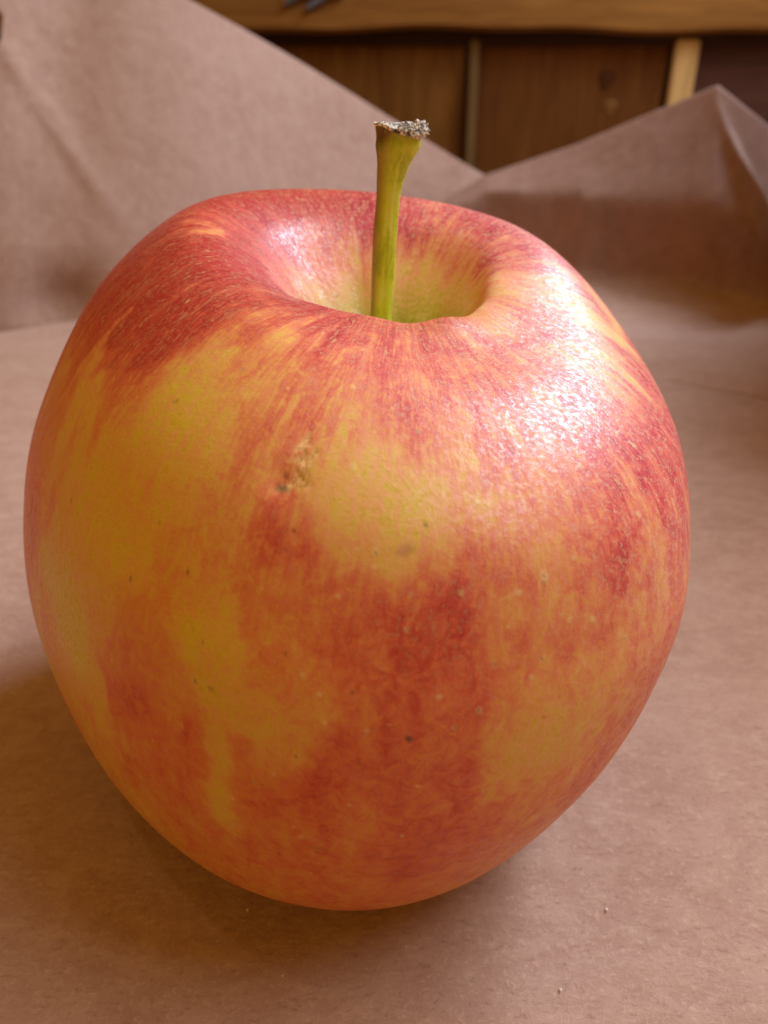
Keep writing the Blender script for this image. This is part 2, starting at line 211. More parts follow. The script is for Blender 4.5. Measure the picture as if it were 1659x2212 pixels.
def mat_stem():
    k = NT('stem_bark'); c = k.coord()
    a = k.noise(k.mapping(c, (1, 1, .35)), 900, 4, .65, .5); b = k.noise(c, 3500, 3, .6)
    z = k.attr('up'); sd = k.attr('side')
    green = k.ramp(a, [(.32, (.38, .52, .012)), (.52, (.62, .78, .040)), (.72, (.74, .88, .16))])
    brown = k.ramp(a, [(.3, (.07, .035, .008)), (.7, (.24, .15, .02))])
    f = k.math('ADD', k.math('MULTIPLY', k.rampf(z, .66, 1.0), .72), k.math('MULTIPLY', k.rampf(sd, .50, 1.0), .78))
    f = k.math('ADD', f, k.math('MULTIPLY', k.math('SUBTRACT', a, .5), .55), True)
    m = k.mix(f, green, brown)
    m = k.mix(k.math('MULTIPLY', k.rampf(b, .62, .74), .6), m, (.62, .58, .30))
    k.link(m, k.b.inputs['Base Color']); k.b.inputs['Roughness'].default_value = .42
    k.link(k.bump(k.math('ADD', a, k.math('MULTIPLY', b, .4)), .6, .00025), k.b.inputs['Normal'])
    return k.m
def mat_crust():
    k = NT('stem_crust'); c = k.coord()
    a = k.noise(c, 1700, 4, .7, .6); b = k.noise(c, 4200, 3, .7)
    v = k.math('ADD', k.math('MULTIPLY', a, .6), k.math('MULTIPLY', b, .4))
    m = k.ramp(v, [(.37, (.015, .016, .022)), (.44, (.10, .105, .12)), (.48, (.45, .46, .46)), (.54, (.95, .93, .88))])
    k.link(m, k.b.inputs['Base Color']); k.b.inputs['Roughness'].default_value = .7
    k.link(k.bump(v, .8, .0004), k.b.inputs['Normal'])
    return k.m
def mat_plain(name, c, rough=.6):
    k = NT(name); n = k.noise(k.coord(), 300, 4, .6)
    k.link(k.ramp(n, [(.3, tuple(q * .7 for q in c)), (.7, tuple(min(1, q * 1.25) for q in c))]), k.b.inputs['Base Color'])
    k.b.inputs['Specular IOR Level'].default_value = .5 if 'metal' in name else .06
    k.b.inputs['Roughness'].default_value = rough; k.link(k.bump(n, .3, .0005), k.b.inputs['Normal'])
    return k.m

# ------------------------------------------------------------------ table under the paper
def box_mesh(name, x0, x1, y0, y1, z0, z1, mat, parent=None, bev=.001, rot=None):
    import bmesh
    bm = bmesh.new(); bmesh.ops.create_cube(bm, size=1)
    for v in bm.verts:
        v.co = Vector(((x0 + x1) / 2 + v.co.x * (x1 - x0), (y0 + y1) / 2 + v.co.y * (y1 - y0), (z0 + z1) / 2 + v.co.z * (z1 - z0)))
    bmesh.ops.bevel(bm, geom=bm.edges[:], offset=bev, segments=2, affect='EDGES')
    me = bpy.data.meshes.new(name); bm.to_mesh(me); bm.free(); me.materials.append(mat)
    o = bpy.data.objects.new(name, me); col.objects.link(o)
    if parent: adopt(o, parent)
    return o
tab = box_mesh('tabletop', -.9, .9, -.6, .60, -.034, -.0030, mat_wood('table_wood', (.10, .045, .015), (.22, .11, .04)), bev=.003)
tab['kind'] = 'structure'

# ------------------------------------------------------------------ value noise on numpy arrays
def vnoise(x, y, seed, wrap=None):
    rs = np.random.RandomState(seed); n = 256; g = rs.rand(n, n)
    xi = np.floor(x).astype(int); yi = np.floor(y).astype(int); fx = x - xi; fy = y - yi
    fx = fx * fx * (3 - 2 * fx); fy = fy * fy * (3 - 2 * fy)
    w = wrap or n
    a = g[xi % w, yi % n]; b = g[(xi + 1) % w, yi % n]; c = g[xi % w, (yi + 1) % n]; d = g[(xi + 1) % w, (yi + 1) % n]
    return (a * (1 - fx) + b * fx) * (1 - fy) + (c * (1 - fx) + d * fx) * fy - .5

# ------------------------------------------------------------------ the apple
NAMES = ['rimr', 'rimz', 'shr', 'shz', 'widz', 'lor', 'loz', 'botr', 'sx', 'sy', 'c2', 'd2', 'hx', 'hy', 'h2', 'k2', 'c3', 'd3', 'tx', 'lx', 'camx', 'camD', 'camz', 'hh', 'lx2', 'ly', 'p9r', 'p9z', 'p11r', 'p11z', 'q7r', 'q7z', 'c2l', 'c1l', 'd1l', 'fr', 'd2l', 'c3l', 'd3l']
SHAPE = dict(zip(NAMES, [0.2842, 0.6901, 0.8263, 0.4829, -0.0052, 0.8534, -0.6733, 0.2936, 0.0756, -0.0207, -0.0899, -0.0492, -0.0485, 0.1215, 0.0073, 0.0155, -0.0206, 0.0194, 0.0882, -0.0177, 0.0802, 2.0298, 0.9907, 0.853, 0.0055, -0.0206, 0.9833, -0.2994, 0.6553, -0.7971, 0.9547, 0.2273, 0.0178, -0.0141, 0.024, -0.0213, 0.0222, -0.0133, 0.0019]))
def catmull(P, u01):
    P = np.array(P, float); P = np.vstack([P[1] * [-1, 1], P, P[-2] * [-1, 1]]); m = len(P) - 3
    u = np.clip(u01, 0, 1) * (m - 1e-9); i = u.astype(int); f = (u - i)[:, None]
    p0, p1, p2, p3 = P[i], P[i + 1], P[i + 2], P[i + 3]
    return .5 * (2 * p1 + (p2 - p0) * f + (2 * p0 - 5 * p1 + 4 * p2 - p3) * f ** 2 + (3 * p1 - p0 - 3 * p2 + p3) * f ** 3)
def apple_points(phi, s):
    """surface of the apple for longitudes phi and meridian parameters s, in units of 4 cm"""
    d = SHAPE; hh = d['hh']
    P = [(0, .28), (.07, .33), (d['rimr'] * .5, .44), (d['rimr'] * .82, d['rimz'] - .09), (d['rimr'], d['rimz']), ((d['rimr'] + d['shr']) / 2 + .02, (d['rimz'] + d['shz']) / 2 + .055), (d['shr'], d['shz']), (d['q7r'], d['widz'] + d['q7z']), (1, d['widz']), (d['p9r'], d['widz'] + d['p9z']), (d['lor'], d['loz']), (d['p11r'], d['p11z']), (d['botr'], -hh), (.18, -hh + .07), (0, -hh + .14)]
    pr = catmull(P, s)
    P2 = list(P); P2[1] = (.06, .32); P2[2] = (.14, .405); P2[3] = (.27, .53); P2[4] = (.41, .64); P2[5] = (.60, .668)
    pb = catmull(P2, s); ph0 = np.mod(phi, 2 * np.pi)
    wb = (.5 + .5 * np.cos(ph0 - np.radians(125))) ** .7; wb = (wb * wb * (3 - 2 * wb))[None]
    rho = pr[:, :1] * (1 - wb) + pb[:, :1] * wb; z = pr[:, 1:] * (1 - wb) + pb[:, 1:] * wb
    c, sn = np.cos(phi)[None], np.sin(phi)[None]
    tp = 1 / (1 + np.exp(-(z - .25) * 6)); low = 1 - tp
    m = 1 + d['c2'] * np.cos(2 * phi) + d['d2'] * np.sin(2 * phi) + d['c3'] * np.cos(3 * phi) + d['d3'] * np.sin(3 * phi)
    m = m + low * (d['c2l'] * np.cos(2 * phi) + d['c1l'] * c + d['d1l'] * sn + d['d2l'] * np.sin(2 * phi) + d['c3l'] * np.cos(3 * phi) + d['d3l'] * np.sin(3 * phi))
    X = rho * m * c + d['sx'] * z; Y = rho * m * sn + d['sy'] * z
    wr = np.clip(rho / .68, 0, 1); wr = wr * (2 - wr)
    Z = z + tp * wr * (d['hx'] * c + d['hy'] * sn + d['h2'] * np.cos(2 * phi) + d['k2'] * np.sin(2 * phi))
    dph = (phi - np.radians(283) + np.pi) % (2 * np.pi) - np.pi
    Z = Z + tp * d['fr'] * np.exp(-(dph / .95) ** 2) * np.exp(-((rho - .38) / .15) ** 2)
    dl = (phi - np.radians(212) + np.pi) % (2 * np.pi) - np.pi
    Z = Z - tp * .042 * np.exp(-(dl / .55) ** 2) * np.exp(-((rho - .36) / .13) ** 2)
    X = X + low * (d['lx'] * (-z)); X = X + d['lx2'] * z * z; Y = Y + d['ly'] * (-z) * low
    inner = (s[:, None] < .30) * np.exp(-(rho / .17) ** 2)
    X = X + .02 * inner * tp
    # shallow folds running down into the stem hollow
    fold = np.exp(-((rho - .20) / .10) ** 2) * np.clip(rho / .1, 0, 1) * tp
    Z = Z + fold * (.010 * np.sin(5 * phi + .6) + .006 * np.sin(11 * phi + 2))
    a = d['tx']; X, Z = X * math.cos(a) + Z * math.sin(a), -X * math.sin(a) + Z * math.cos(a)
    return np.stack([X + 0 * phi, Y, Z], -1)
A0 = .0342 - .00004                     # height of the apple's middle over the paper
def build_apple():
    # finer columns on the side of the camera
    q = np.linspace(0, 1, 4001); w = 1 + 2.6 * (1 / (1 + np.exp(-(np.cos((q - .5) * 2 * np.pi) + .1) * 5)))
    cw = np.concatenate([[0], np.cumsum((w[1:] + w[:-1]) / 2)]); cw /= cw[-1]
    phi = np.interp(np.linspace(0, 1, 1001)[:-1], cw, q) * 2 * np.pi + np.pi / 2        # q=.5 -> phi = 3pi/2 = camera side
    s = np.linspace(.004, .996, 640)
    P = apple_points(phi, s)
    # coarse colour field from the sampled patches
    pc = np.linspace(0, 2 * np.pi, 241)[:-1]; sc = np.linspace(0, 1, 181)
    G = apple_points(pc, sc); num = np.full(G.shape[:2], .70 * .004); den = np.full(G.shape[:2], .004)
    ptab = apple_points(np.radians(np.arange(360)), np.linspace(0, 1, 300))
    for j, i, v in SKIN:
        c = ptab[i, j if ptab.shape[1] == 360 else 0]
        d2 = ((G - c) ** 2).sum(-1); wg = np.exp(-d2 / (2 * .043 ** 2)); num += wg * v / 100; den += wg
    C = num / den
    PH, SS = np.meshgrid(phi, s)
    ua = (PH / (2 * np.pi)) % 1.0
    # ragged edges: look the field up a little aside, more along the meridian than across it
    def nz(fp, fs, seed): return vnoise(ua * fp, SS * fs, seed, int(fp))
    eq = np.clip(np.hypot(P[..., 0], P[..., 1]), .15, 1)
    wu = (nz(60, 30, 1) * .5 + nz(140, 60, 2) * .4) * .012 / eq
    wv = nz(90, 22, 3) * .05 + nz(220, 50, 4) * .03 + nz(250, 110, 14) * .015
    gu = ((ua + wu) % 1.0) * 240; gv = np.clip(SS + wv * .8, 0, 1) * 180
    i0 = np.clip(gv.astype(int), 0, 179); j0 = gu.astype(int) % 240; fi = gv - i0; fj = gu - np.floor(gu)
    j1 = (j0 + 1) % 240
    red = (C[i0, j0] * (1 - fj) + C[i0, j1] * fj) * (1 - fi) + (C[i0 + 1, j0] * (1 - fj) + C[i0 + 1, j1] * fj) * fi
    # sharper strokes and patches, painted over the soft field (their look-up is shaken a little too)
    jit = np.stack([nz(70, 60, 61), nz(70, 60, 62), nz(70, 60, 63)], -1) * .013 + np.stack([nz(240, 200, 64), nz(240, 200, 65), nz(240, 200, 66)], -1) * .012
    SW = np.zeros_like(red); SV = np.zeros_like(red)
    for j, i, v, sg in STROKES:
        c = ptab[i, j]; sg = sg * .00125; r0 = max(0, int(i / 300 * 640) - 75)
        sl = slice(r0, r0 + 150); near = np.zeros(red.shape, bool); near[sl] = np.abs(P[sl] - c).max(-1) < 3.2 * sg + .03
        w_ = np.exp(-(((P[near] + jit[near] - c) ** 2).sum(-1) / (2 * sg * sg)) ** 1.1)
        SW[near] += w_; SV[near] += w_ * v / 100
    red = .53 + (red - .53) * .88
    red = red - .03 - .05 * np.clip(P[..., 0] * 1.5, 0, 1) + .04 * np.clip(-P[..., 0] * 2 - .4, 0, 1) + .26 * np.clip((P[..., 2] - .35) / .25, 0, 1) * np.clip(.6 - P[..., 0], 0, 1) * np.clip((SS - .20) / .10, 0, 1)
    red = np.where(red > .70, .70 + (red - .70) * (.45 + .55 * np.clip(P[..., 2] / .3, 0, 1)), red)
    al = (1 - np.exp(-SW * 1.1)) * .74; red = red * (1 - al) + SV / np.maximum(SW, 1e-6) * al
    red = red + nz(130, 9, 5) * .16 * np.clip((.6 - SS) * 3, .25, 1) + nz(250, 20, 6) * .10
    zz = P[..., 2]; rad = np.hypot(P[..., 0] - .08, P[..., 1])
    inside = (SS < .30)
    green = np.clip((.60 - zz) / .14, 0, 1) * inside * np.clip(1.25 - rad / .36, 0, 1)
    topm = np.clip((zz - .02) / .55, 0, 1) * np.clip(.72 + .5 * P[..., 0], .2, 1)
    blush_light = np.clip(.18 + .62 * zz + .55 * P[..., 0] + nz(12, 8, 71) * .3, .05, .92)  # skin blush plus cool light from top and right, put into the colour
    fleck = .12 + .58 * np.clip(.62 * P[..., 0] + .55 * P[..., 2] + .06 - .30 * np.clip(-P[..., 0], 0, 1), 0, 1)
    pale = np.zeros_like(red); speck = np.zeros_like(red); cork_glint = np.zeros_like(red); h = np.zeros_like(red)
    rs = np.random.RandomState(5)
    def blob(j, i, r, field, amt, ax=1.0, wob=.5, dip=0.0):
        c = ptab[i, j]
        m = np.abs(P[..., 0] - c[0]) + np.abs(P[..., 1] - c[1]) + np.abs(P[..., 2] - c[2]) < 4 * r * max(ax, 1)
        D = (P[m] - c) / r
        D[:, 0] /= ax; a0 = rs.rand() * 6.28
        ang = np.arctan2(D[:, 2], D[:, 0]); dd = np.sqrt((D ** 2).sum(-1)) * (1 + wob * (.5 * np.sin(2 * ang + a0) + .4 * np.sin(5 * ang + 2 * a0)))
        f = np.clip(1.35 - dd, 0, .8) / .8
        field[m] = np.maximum(field[m], f * amt)
        if dip: h[m] += dip * np.exp(-dd ** 2)
    U = 1 / 1000.0
    for j, i, r in PALE:
        blob(j, i, max(r, 5) * U * .72, pale, .62, wob=.25, dip=.0006)
        if rs.rand() < .45: blob(j, i, 2.6 * U, speck, .55)
    for j, i, r, a in SPECKS:
        blob(j, i, r * U * .75, speck, a / 100 * .8, 1.7 if r > 10 else 1.0, .3)
    for j, i, r in CORK_GLINT: blob(j, i, 12 * U, cork_glint, .95, wob=.8, dip=-.003)
    for _ in range(330):                      # lenticels all over, closer together near the eye of the fruit
        j = rs.randint(360); i = int(90 + 190 * rs.rand() ** .8)
        blob(j, i, (1.8 + 2.6 * rs.rand()) * U, pale if rs.rand() < .8 else speck, .25 + .4 * rs.rand())
    # the bruise: a shallow dent beside the cork scar
    for (j, i, _, _) in SPECKS[-3:-1]:
        c = ptab[i, j]; h -= .006 * np.exp(-((P - c) ** 2).sum(-1) / (2 * .022 ** 2))
    # low lumps so the outline is not a perfect curve
    lump = nz(9, 7, 20) * .005 + nz(22, 16, 21) * .0035
    fade = np.clip((SS - .27) * 8, 0, 1) * np.clip((.97 - SS) * 12, 0, 1)
    h = h + lump * fade
    dt = np.gradient(P, axis=0); dp = np.roll(P, -1, 1) - np.roll(P, 1, 1)
    N = np.cross(dt, dp); N /= np.linalg.norm(N, axis=-1, keepdims=True) + 1e-12
    if N[320, 0] @ (P[320, 0]) < 0: N = -N
    P = P + N * h[..., None]
    P = P * .04; P[..., 2] -= P[..., 2].min()
    n, m = P.shape[:2]; idx = np.arange(n * m).reshape(n, m); nx = np.roll(idx, -1, 1)
    Fq = np.stack([idx[:-1], idx[1:], nx[1:], nx[:-1]], -1).reshape(-1, 4)
    root = empty('apple', (0, 0, 0), 'ripe yellow and red streaked apple with green stem, resting on brown paper', 'apple')
    sk = fast_mesh('skin', P.reshape(-1, 3), Fq, mat_skin(), root, dict(
        red=red.ravel(), blush_light=blush_light.ravel(), fleck=fleck.ravel(), green=green.ravel(), top=topm.ravel(), pale=pale.ravel(), speck=speck.ravel(), cork_glint=cork_glint.ravel(),
        streak=np.stack([np.cos(PH), np.sin(PH), SS * 3], -1).reshape(-1, 3)))
    return root
apple = build_apple()

# ------------------------------------------------------------------ stem (part of the apple) and its broken tip (sub-part)
def build_stem(root):
    K = [(812, 900, 44), (820, 720, 46), (822, 678, 47), (826, 600, 48), (831, 502, 50), (836, 450, 50), (839.5, 415, 50), (844, 384, 57), (850, 355, 69), (857, 330, 84), (860.5, 313, 91), (861, 297, 90), (864.5, 282, 94), (866, 270, 97)]
    n = 90; t = np.linspace(0, len(K) - 1, n); K = np.array(K, float)
    U = np.array([np.interp(t, np.arange(len(K)), K[:, k]) for k in range(3)]).T
    for _ in range(6): U[1:-1] = (U[:-2] + U[1:-1] * 2 + U[2:]) / 4
    m = 64; a = np.linspace(0, 2 * np.pi, m, endpoint=False)
    P = np.zeros((n, m, 3)); up = np.zeros((n, m)); side = np.zeros((n, m))
    for i, (u, v, w) in enumerate(U):
        c = at(u, v, 0.0); r = w / F * (c - CAM).length * .91 / 2
        rr = r * (1 + .05 * np.sin(2 * a + 1) + .035 * np.sin(3 * a + i * .05) + .018 * np.sin(7 * a + i * .11) + .012 * np.sin(13 * a + i * .07 + 2) + .02 * math.sin(i * .31))
        P[i] = np.stack([c.x + rr * np.cos(a), c.y + rr * np.sin(a) * (.95 - .1 * i / n), c.z + 0 * a], -1)
        up[i] = i / n; side[i] = .5 - .5 * np.cos(a)
    # cut the tip off at a slant: lower on the right, where the broken wood shows
    top = P[-1].copy(); drop = np.clip(np.cos(a - .9 * -1), 0, 1)
    for k in range(10):
        f = (1 - k / 10) ** 1.5
        P[-1 - k, :, 2] -= f * drop * .0009
    V = P.reshape(-1, 3); idx = np.arange(n * m).reshape(n, m); nx = np.roll(idx, -1, 1)
    Fq = np.stack([idx[:-1], nx[:-1], nx[1:], idx[1:]], -1).reshape(-1, 4)
    st = fast_mesh('stem', V, Fq, mat_stem(), root, dict(up=up.ravel(), side=side.ravel()))
    # broken tip
    rs = np.random.RandomState(3); rim = P[-1]; cen = rim.mean(0); rings = 16; T = []
    prof = [(1.00, -.00012), (1.03, .0000), (1.02, .00010)]
    for f, dz in prof: T.append(cen + (rim - cen) * f * [1, 1, 1] + [0, 0, dz])
    for r in np.linspace(.98, .02, rings): T.append(cen + (rim - cen) * r + [0, 0, .00014])
    T = np.array(T)
    A = np.tile(a, (len(T), 1)); RR = np.arange(len(T))[:, None] + 0 * A
    jit = rs.rand(*A.shape) ** 2
    T[2:, :, 2] += (.00004 + .00040 * jit)[2:] * (.45 + .75 * np.clip(np.cos(A + .4), 0, 1))[2:]
    T[1:3, :, :2] += ((T[1:3, :, :2] - cen[:2]) * (rs.rand(2, m) ** 2 * .22 * (.3 + np.clip(np.cos(A[1:3] + .2), 0, 1)))[..., None])
    idx = np.arange(T.shape[0] * m).reshape(-1, m); nx = np.roll(idx, -1, 1)
    Fq = np.stack([idx[:-1], nx[:-1], nx[1:], idx[1:]], -1).reshape(-1, 4)
    tip = fast_mesh('broken_tip', T.reshape(-1, 3), Fq, mat_crust(), st)
    for p in tip.data.polygons: p.use_smooth = False
    # a fringe of loose crumbs hanging over the right side of the break
    import bmesh
    bm = bmesh.new()
    for _ in range(110):
        an = rs.uniform(-1.75, .5); rr = .00255 * rs.uniform(.62, 1.06); sz = rs.uniform(.00007, .00021)
        x = cen[0] + rr * math.cos(an); y = cen[1] + rr * math.sin(an) * .9
        z = top[:, 2].mean() + rs.uniform(-.0011, .00035) * (1 if rs.rand() < .7 else .3) * max(0.25, math.cos(an + .45))
        g = bmesh.ops.create_icosphere(bm, subdivisions=1, radius=sz)['verts']
        for vv in g: vv.co = Vector((x, y, z)) + Vector((vv.co.x * rs.uniform(.7, 1.4), vv.co.y, vv.co.z * rs.uniform(.6, 1.3)))
    me = bpy.data.meshes.new('crumb'); bm.to_mesh(me); bm.free(); me.materials.append(tip.data.materials[0])
    cr = bpy.data.objects.new('bark_crumbs', me); col.objects.link(cr); cr.parent = st; cr['kind'] = 'stuff'
    return st
build_stem(apple)

# ------------------------------------------------------------------ brown paper: the sheet on the table with a raised fold on the right
def interp_rows(keys, u):
    """keys: list of (u, [(v, Y), ...]) cross sections; returns the section blended for u"""
    us = [k[0] for k in keys]
    j = int(np.clip(np.searchsorted(us, u) - 1, 0, len(us) - 2)); f = np.clip((u - us[j]) / (us[j + 1] - us[j]), -.5, 1.5)
    A = np.array(keys[j][1], float); B = np.array(keys[j + 1][1], float)
    return A * (1 - f) + B * f
def sheet_z(X, Y):
    X = np.asarray(X, float); Y = np.asarray(Y, float)
    Z = vnoise(X * 14 + 40, Y * 14 + 40, 31) * .0013 + vnoise(X * 40 + 90, Y * 30 + 70, 32) * .0004
    rad = np.hypot(X, Y); Z = Z * np.clip((rad - .02) / .05, 0, 1) - .0002 * np.clip((rad - .02) / .05, 0, 1)
    Z = Z + .0012 * np.exp(-((X - .16 - .4 * (Y - .1)) / .045) ** 2) * np.clip((Y - .02) / .12, 0, 1)
    return Z - .0012 * np.exp(-((X + .10 + .25 * Y) / .030) ** 2) * np.clip((Y + .02) / .1, 0, 1)
def build_sheet():
    root = empty('brown_paper_sheet', (0, 0, 0), 'flat pinkish brown wrapping paper sheet lying under the apple', 'paper')
    mp = mat_paper('butcher_paper')
    nx, ny = 420, 320
    X, Y = np.meshgrid(np.linspace(-.42, .42, nx), np.linspace(-.30, .40, ny)); Z = sheet_z(X, Y)
    V, Fq = grid_mesh(np.stack([X, Y, Z], -1))
    s = fast_mesh('sheet', V, Fq, mp, root)
    return root
build_sheet()
def build_right_fold():
    root = empty('folded_paper', (.10, .24, 0), 'brown paper sheet folded up into a peaked ridge behind the apple on the right', 'paper')
    K = [(900, [(470, .290), (480, .284), (500, .280), (540, .277), (600, .270), (650, .248), (700, .205)]),
         (985, [(418, .298), (428, .288), (450, .282), (520, .280), (590, .274), (640, .252), (700, .205)]),
         (1050, [(378, 0.297), (395, 0.288), (415, .282), (500, .281), (580, .277), (645, .250), (710, .200)]),
         (1250, [(310, 0.286), (365, 0.277), (425, .267), (510, .266), (600, .263), (670, .238), (740, .185)]),
         (1450, [(226, 0.279), (330, 0.267), (440, .254), (530, .253), (625, .250), (700, .224), (780, .170)]),
         (1550, [(184, 0.275), (330, 0.261), (455, .245), (550, .245), (640, .242), (720, .214), (800, .160)]),
         (1660, [(272, 0.266), (395, 0.252), (505, .235), (590, .235), (665, .232), (740, .204), (820, .150)]),
         (1900, [(420, 0.252), (520, 0.238), (600, .220), (665, .220), (720, .216), (785, .190), (860, .140)])]
    us = np.linspace(905, 1900, 300); ny = 190; P = np.zeros((ny, len(us), 3))
    for a, u in enumerate(us):
        S = interp_rows(K, u)
        S = np.vstack([S, S[-1:]]); S[-1, 0] += 45
        for q_, zz_ in ((-2, .0016), (-1, -.0004)):
            S[q_, 1] = CAM.y + (CAM.z - zz_) / math.tan(R(PITCH) - math.atan((1106 - S[q_, 0]) / F))       # runs out flat on the sheet
        t = np.linspace(0, len(S) - 1, ny)
        vv = np.interp(t, np.arange(len(S)), S[:, 0]); YY = np.interp(t, np.arange(len(S)), S[:, 1])
        for _ in range(60):
            vv[1:-1] = (vv[:-2] + 2 * vv[1:-1] + vv[2:]) / 4; YY[1:-1] = (YY[:-2] + 2 * YY[1:-1] + YY[2:]) / 4
        for b in range(ny):
            P[b, a] = at(u, vv[b], YY[b])
    # smooth along u except near the sharp peak line at the crest
    for _ in range(10): P[12:, 1:-1] = (P[12:, :-2] + 2 * P[12:, 1:-1] + P[12:, 2:]) / 4
    B = np.arange(ny)[:, None] / ny; A = us[None]
    w = np.clip(B * 6, 0, 1)
    P[..., 1] += w * (vnoise(A / 70 + 9, B * 3 + 3, 41) * .0035 + vnoise(A / 28 + 5, B * 8 + 1, 42) * .0007)
    # hard little ridge near the right border
    ridge = np.exp(-((A - (1605 + 70 * (B - .16) / .16)) / 16) ** 2) * np.exp(-((B - .22) / .10) ** 2)
    P[..., 1] -= ridge * .008; P[..., 2] += ridge * .003
    gz = sheet_z(P[..., 0], P[..., 1]) + .00008 - .0016 * np.clip((np.arange(ny)[:, None] / ny - .72) / .28, 0, 1) ** 2; dz_ = P[..., 2] - gz
    P[..., 2] = gz + .5 * (dz_ + np.sqrt(dz_ * dz_ + .0009 ** 2)) * np.clip(1 - (P[..., 2] < .004) * 0, 0, 1)
    V, Fq = grid_mesh(P)
    o = fast_mesh('folded_sheet', V, Fq, mat_paper('folded_butcher_paper', .42), attrs=dict(thin=np.clip((P[..., 2].ravel() - .003) / .014, 0, 1))); adopt(o, root)
    so = o.modifiers.new('thickness', 'SOLIDIFY'); so.thickness = .0001
    # unseen paper curl added at the far right to shade the flat sheet
    nu_, nv_ = 120, 60; S = np.zeros((nv_, nu_, 3))
    for a in range(nu_):
        t = a / (nu_ - 1.0)
        cx = np.interp(t, [0, .45, .72, 1], [.192, .150, .130, .121]); cy = np.interp(t, [0, .45, .72, 1], [.268, .175, .112, .055])
        hgt = np.interp(t, [0, .45, 1], [.185, .158, .130]) * (1 if t < .9 else math.cos((t - .9) / .10 * 1.4))
        for c_ in range(nv_):
            f = c_ / (nv_ - 1.0)
            S[c_, a] = (cx + .012 * math.sin(f * 2.2) - .004 * f + .003 * math.sin(t * 17 + f * 2), cy, -.001 + hgt * f)
    V, Fq = grid_mesh(S); o3 = fast_mesh('added_shade_curl', V, Fq, o.data.materials[0], attrs=dict(thin=np.ones(len(V)))); adopt(o3, root)
    so = o3.modifiers.new('thickness', 'SOLIDIFY'); so.thickness = .0002
    return root
build_right_fold()
def build_left_flap():
    root = empty('standing_paper_flap', (-.10, .26, 0), 'brown paper flap standing up behind the apple on the left with diagonal edge', 'paper')
    nu, nv = 320, 200
    us = np.linspace(-420, 1120, nu); P = np.zeros((nv, nu, 3))
    for a, u in enumerate(us):
        ve = -240 + (u - 0) * (375 + 240) / 1050.0 + 6 * math.sin(u / 130.0)       # diagonal edge: (410,0) to (1050,375)
        vb = 724 - 14 * (1 + math.tanh((u - 60) / 110.0)) - .04 * min(u, 0)
        Yb = CAM.y + (CAM.z + .0012) / math.tan(R(PITCH) - math.atan((1106 - vb) / F))
        if u > 200:                                    # runs away behind the apple and behind the fold on the right
            q_ = min(1, (u - 200) / 800.0); Yb += (.318 - Yb) * q_ * q_ * (3 - 2 * q_)
            vb = 1106 - F * math.tan(R(PITCH) - math.atan((CAM.z + .0012) / (Yb - CAM.y)))
        for b in range(nv):
            f = b / (nv - 1); v = ve + (vb - ve) * f
            Y = Yb + (.055 - .035 * np.clip(u / 1000., 0, 1)) * (1 - f) ** 1.15
            P[b, a] = at(u, v, Y)
    B = np.linspace(0, 1, nv)[:, None]; A = us[None]
    vpix = (-240 + A * .5857) * (1 - B) + 700 * B
    # a soft crease running down from the upper left corner and low billows
    dist = (A - (15 + (vpix - 90) * .62)); cr = np.exp(-(dist / 26) ** 2) * np.clip((520 - vpix) / 200, 0, 1) * np.clip((vpix + 20) / 60, 0, 1)
    P[..., 1] -= cr * .0014
    P[..., 1] += np.tanh(dist / 90) * .0015 * np.clip((650 - vpix) / 300, 0, 1)
    w = np.clip((1 - B) * 5, 0, 1)
    P[..., 1] += w * (vnoise(A / 330 + 30, B * 1.6 + 7, 51) * .009 + vnoise(A / 150 + 11, B * 4 + 5, 52) * .0012)
    dn = np.exp(-(((A - 130) / 75) ** 2)) * np.exp(-((vpix - 650) / 55) ** 2); P[..., 1] += dn * .006   # pinched hollow at its foot
    # torn bite out of the left border
    V, Fq = grid_mesh(P)
    cen = V[Fq].mean(1); keep = []
    ok = ~(((A + 2) / 15.0) ** 2 + ((vpix - 58) / 40.0) ** 2 < 1); okf = ok[:-1, :-1] & ok[1:, 1:] & ok[:-1, 1:] & ok[1:, :-1]
    Fq = Fq[okf.ravel()]
    o = fast_mesh('standing_sheet', V, Fq, mat_paper('standing_butcher_paper', .14), attrs=dict(thin=np.ones(len(V)))); adopt(o, root)
    so = o.modifiers.new('thickness', 'SOLIDIFY'); so.thickness = .0001
    return root
build_left_flap()

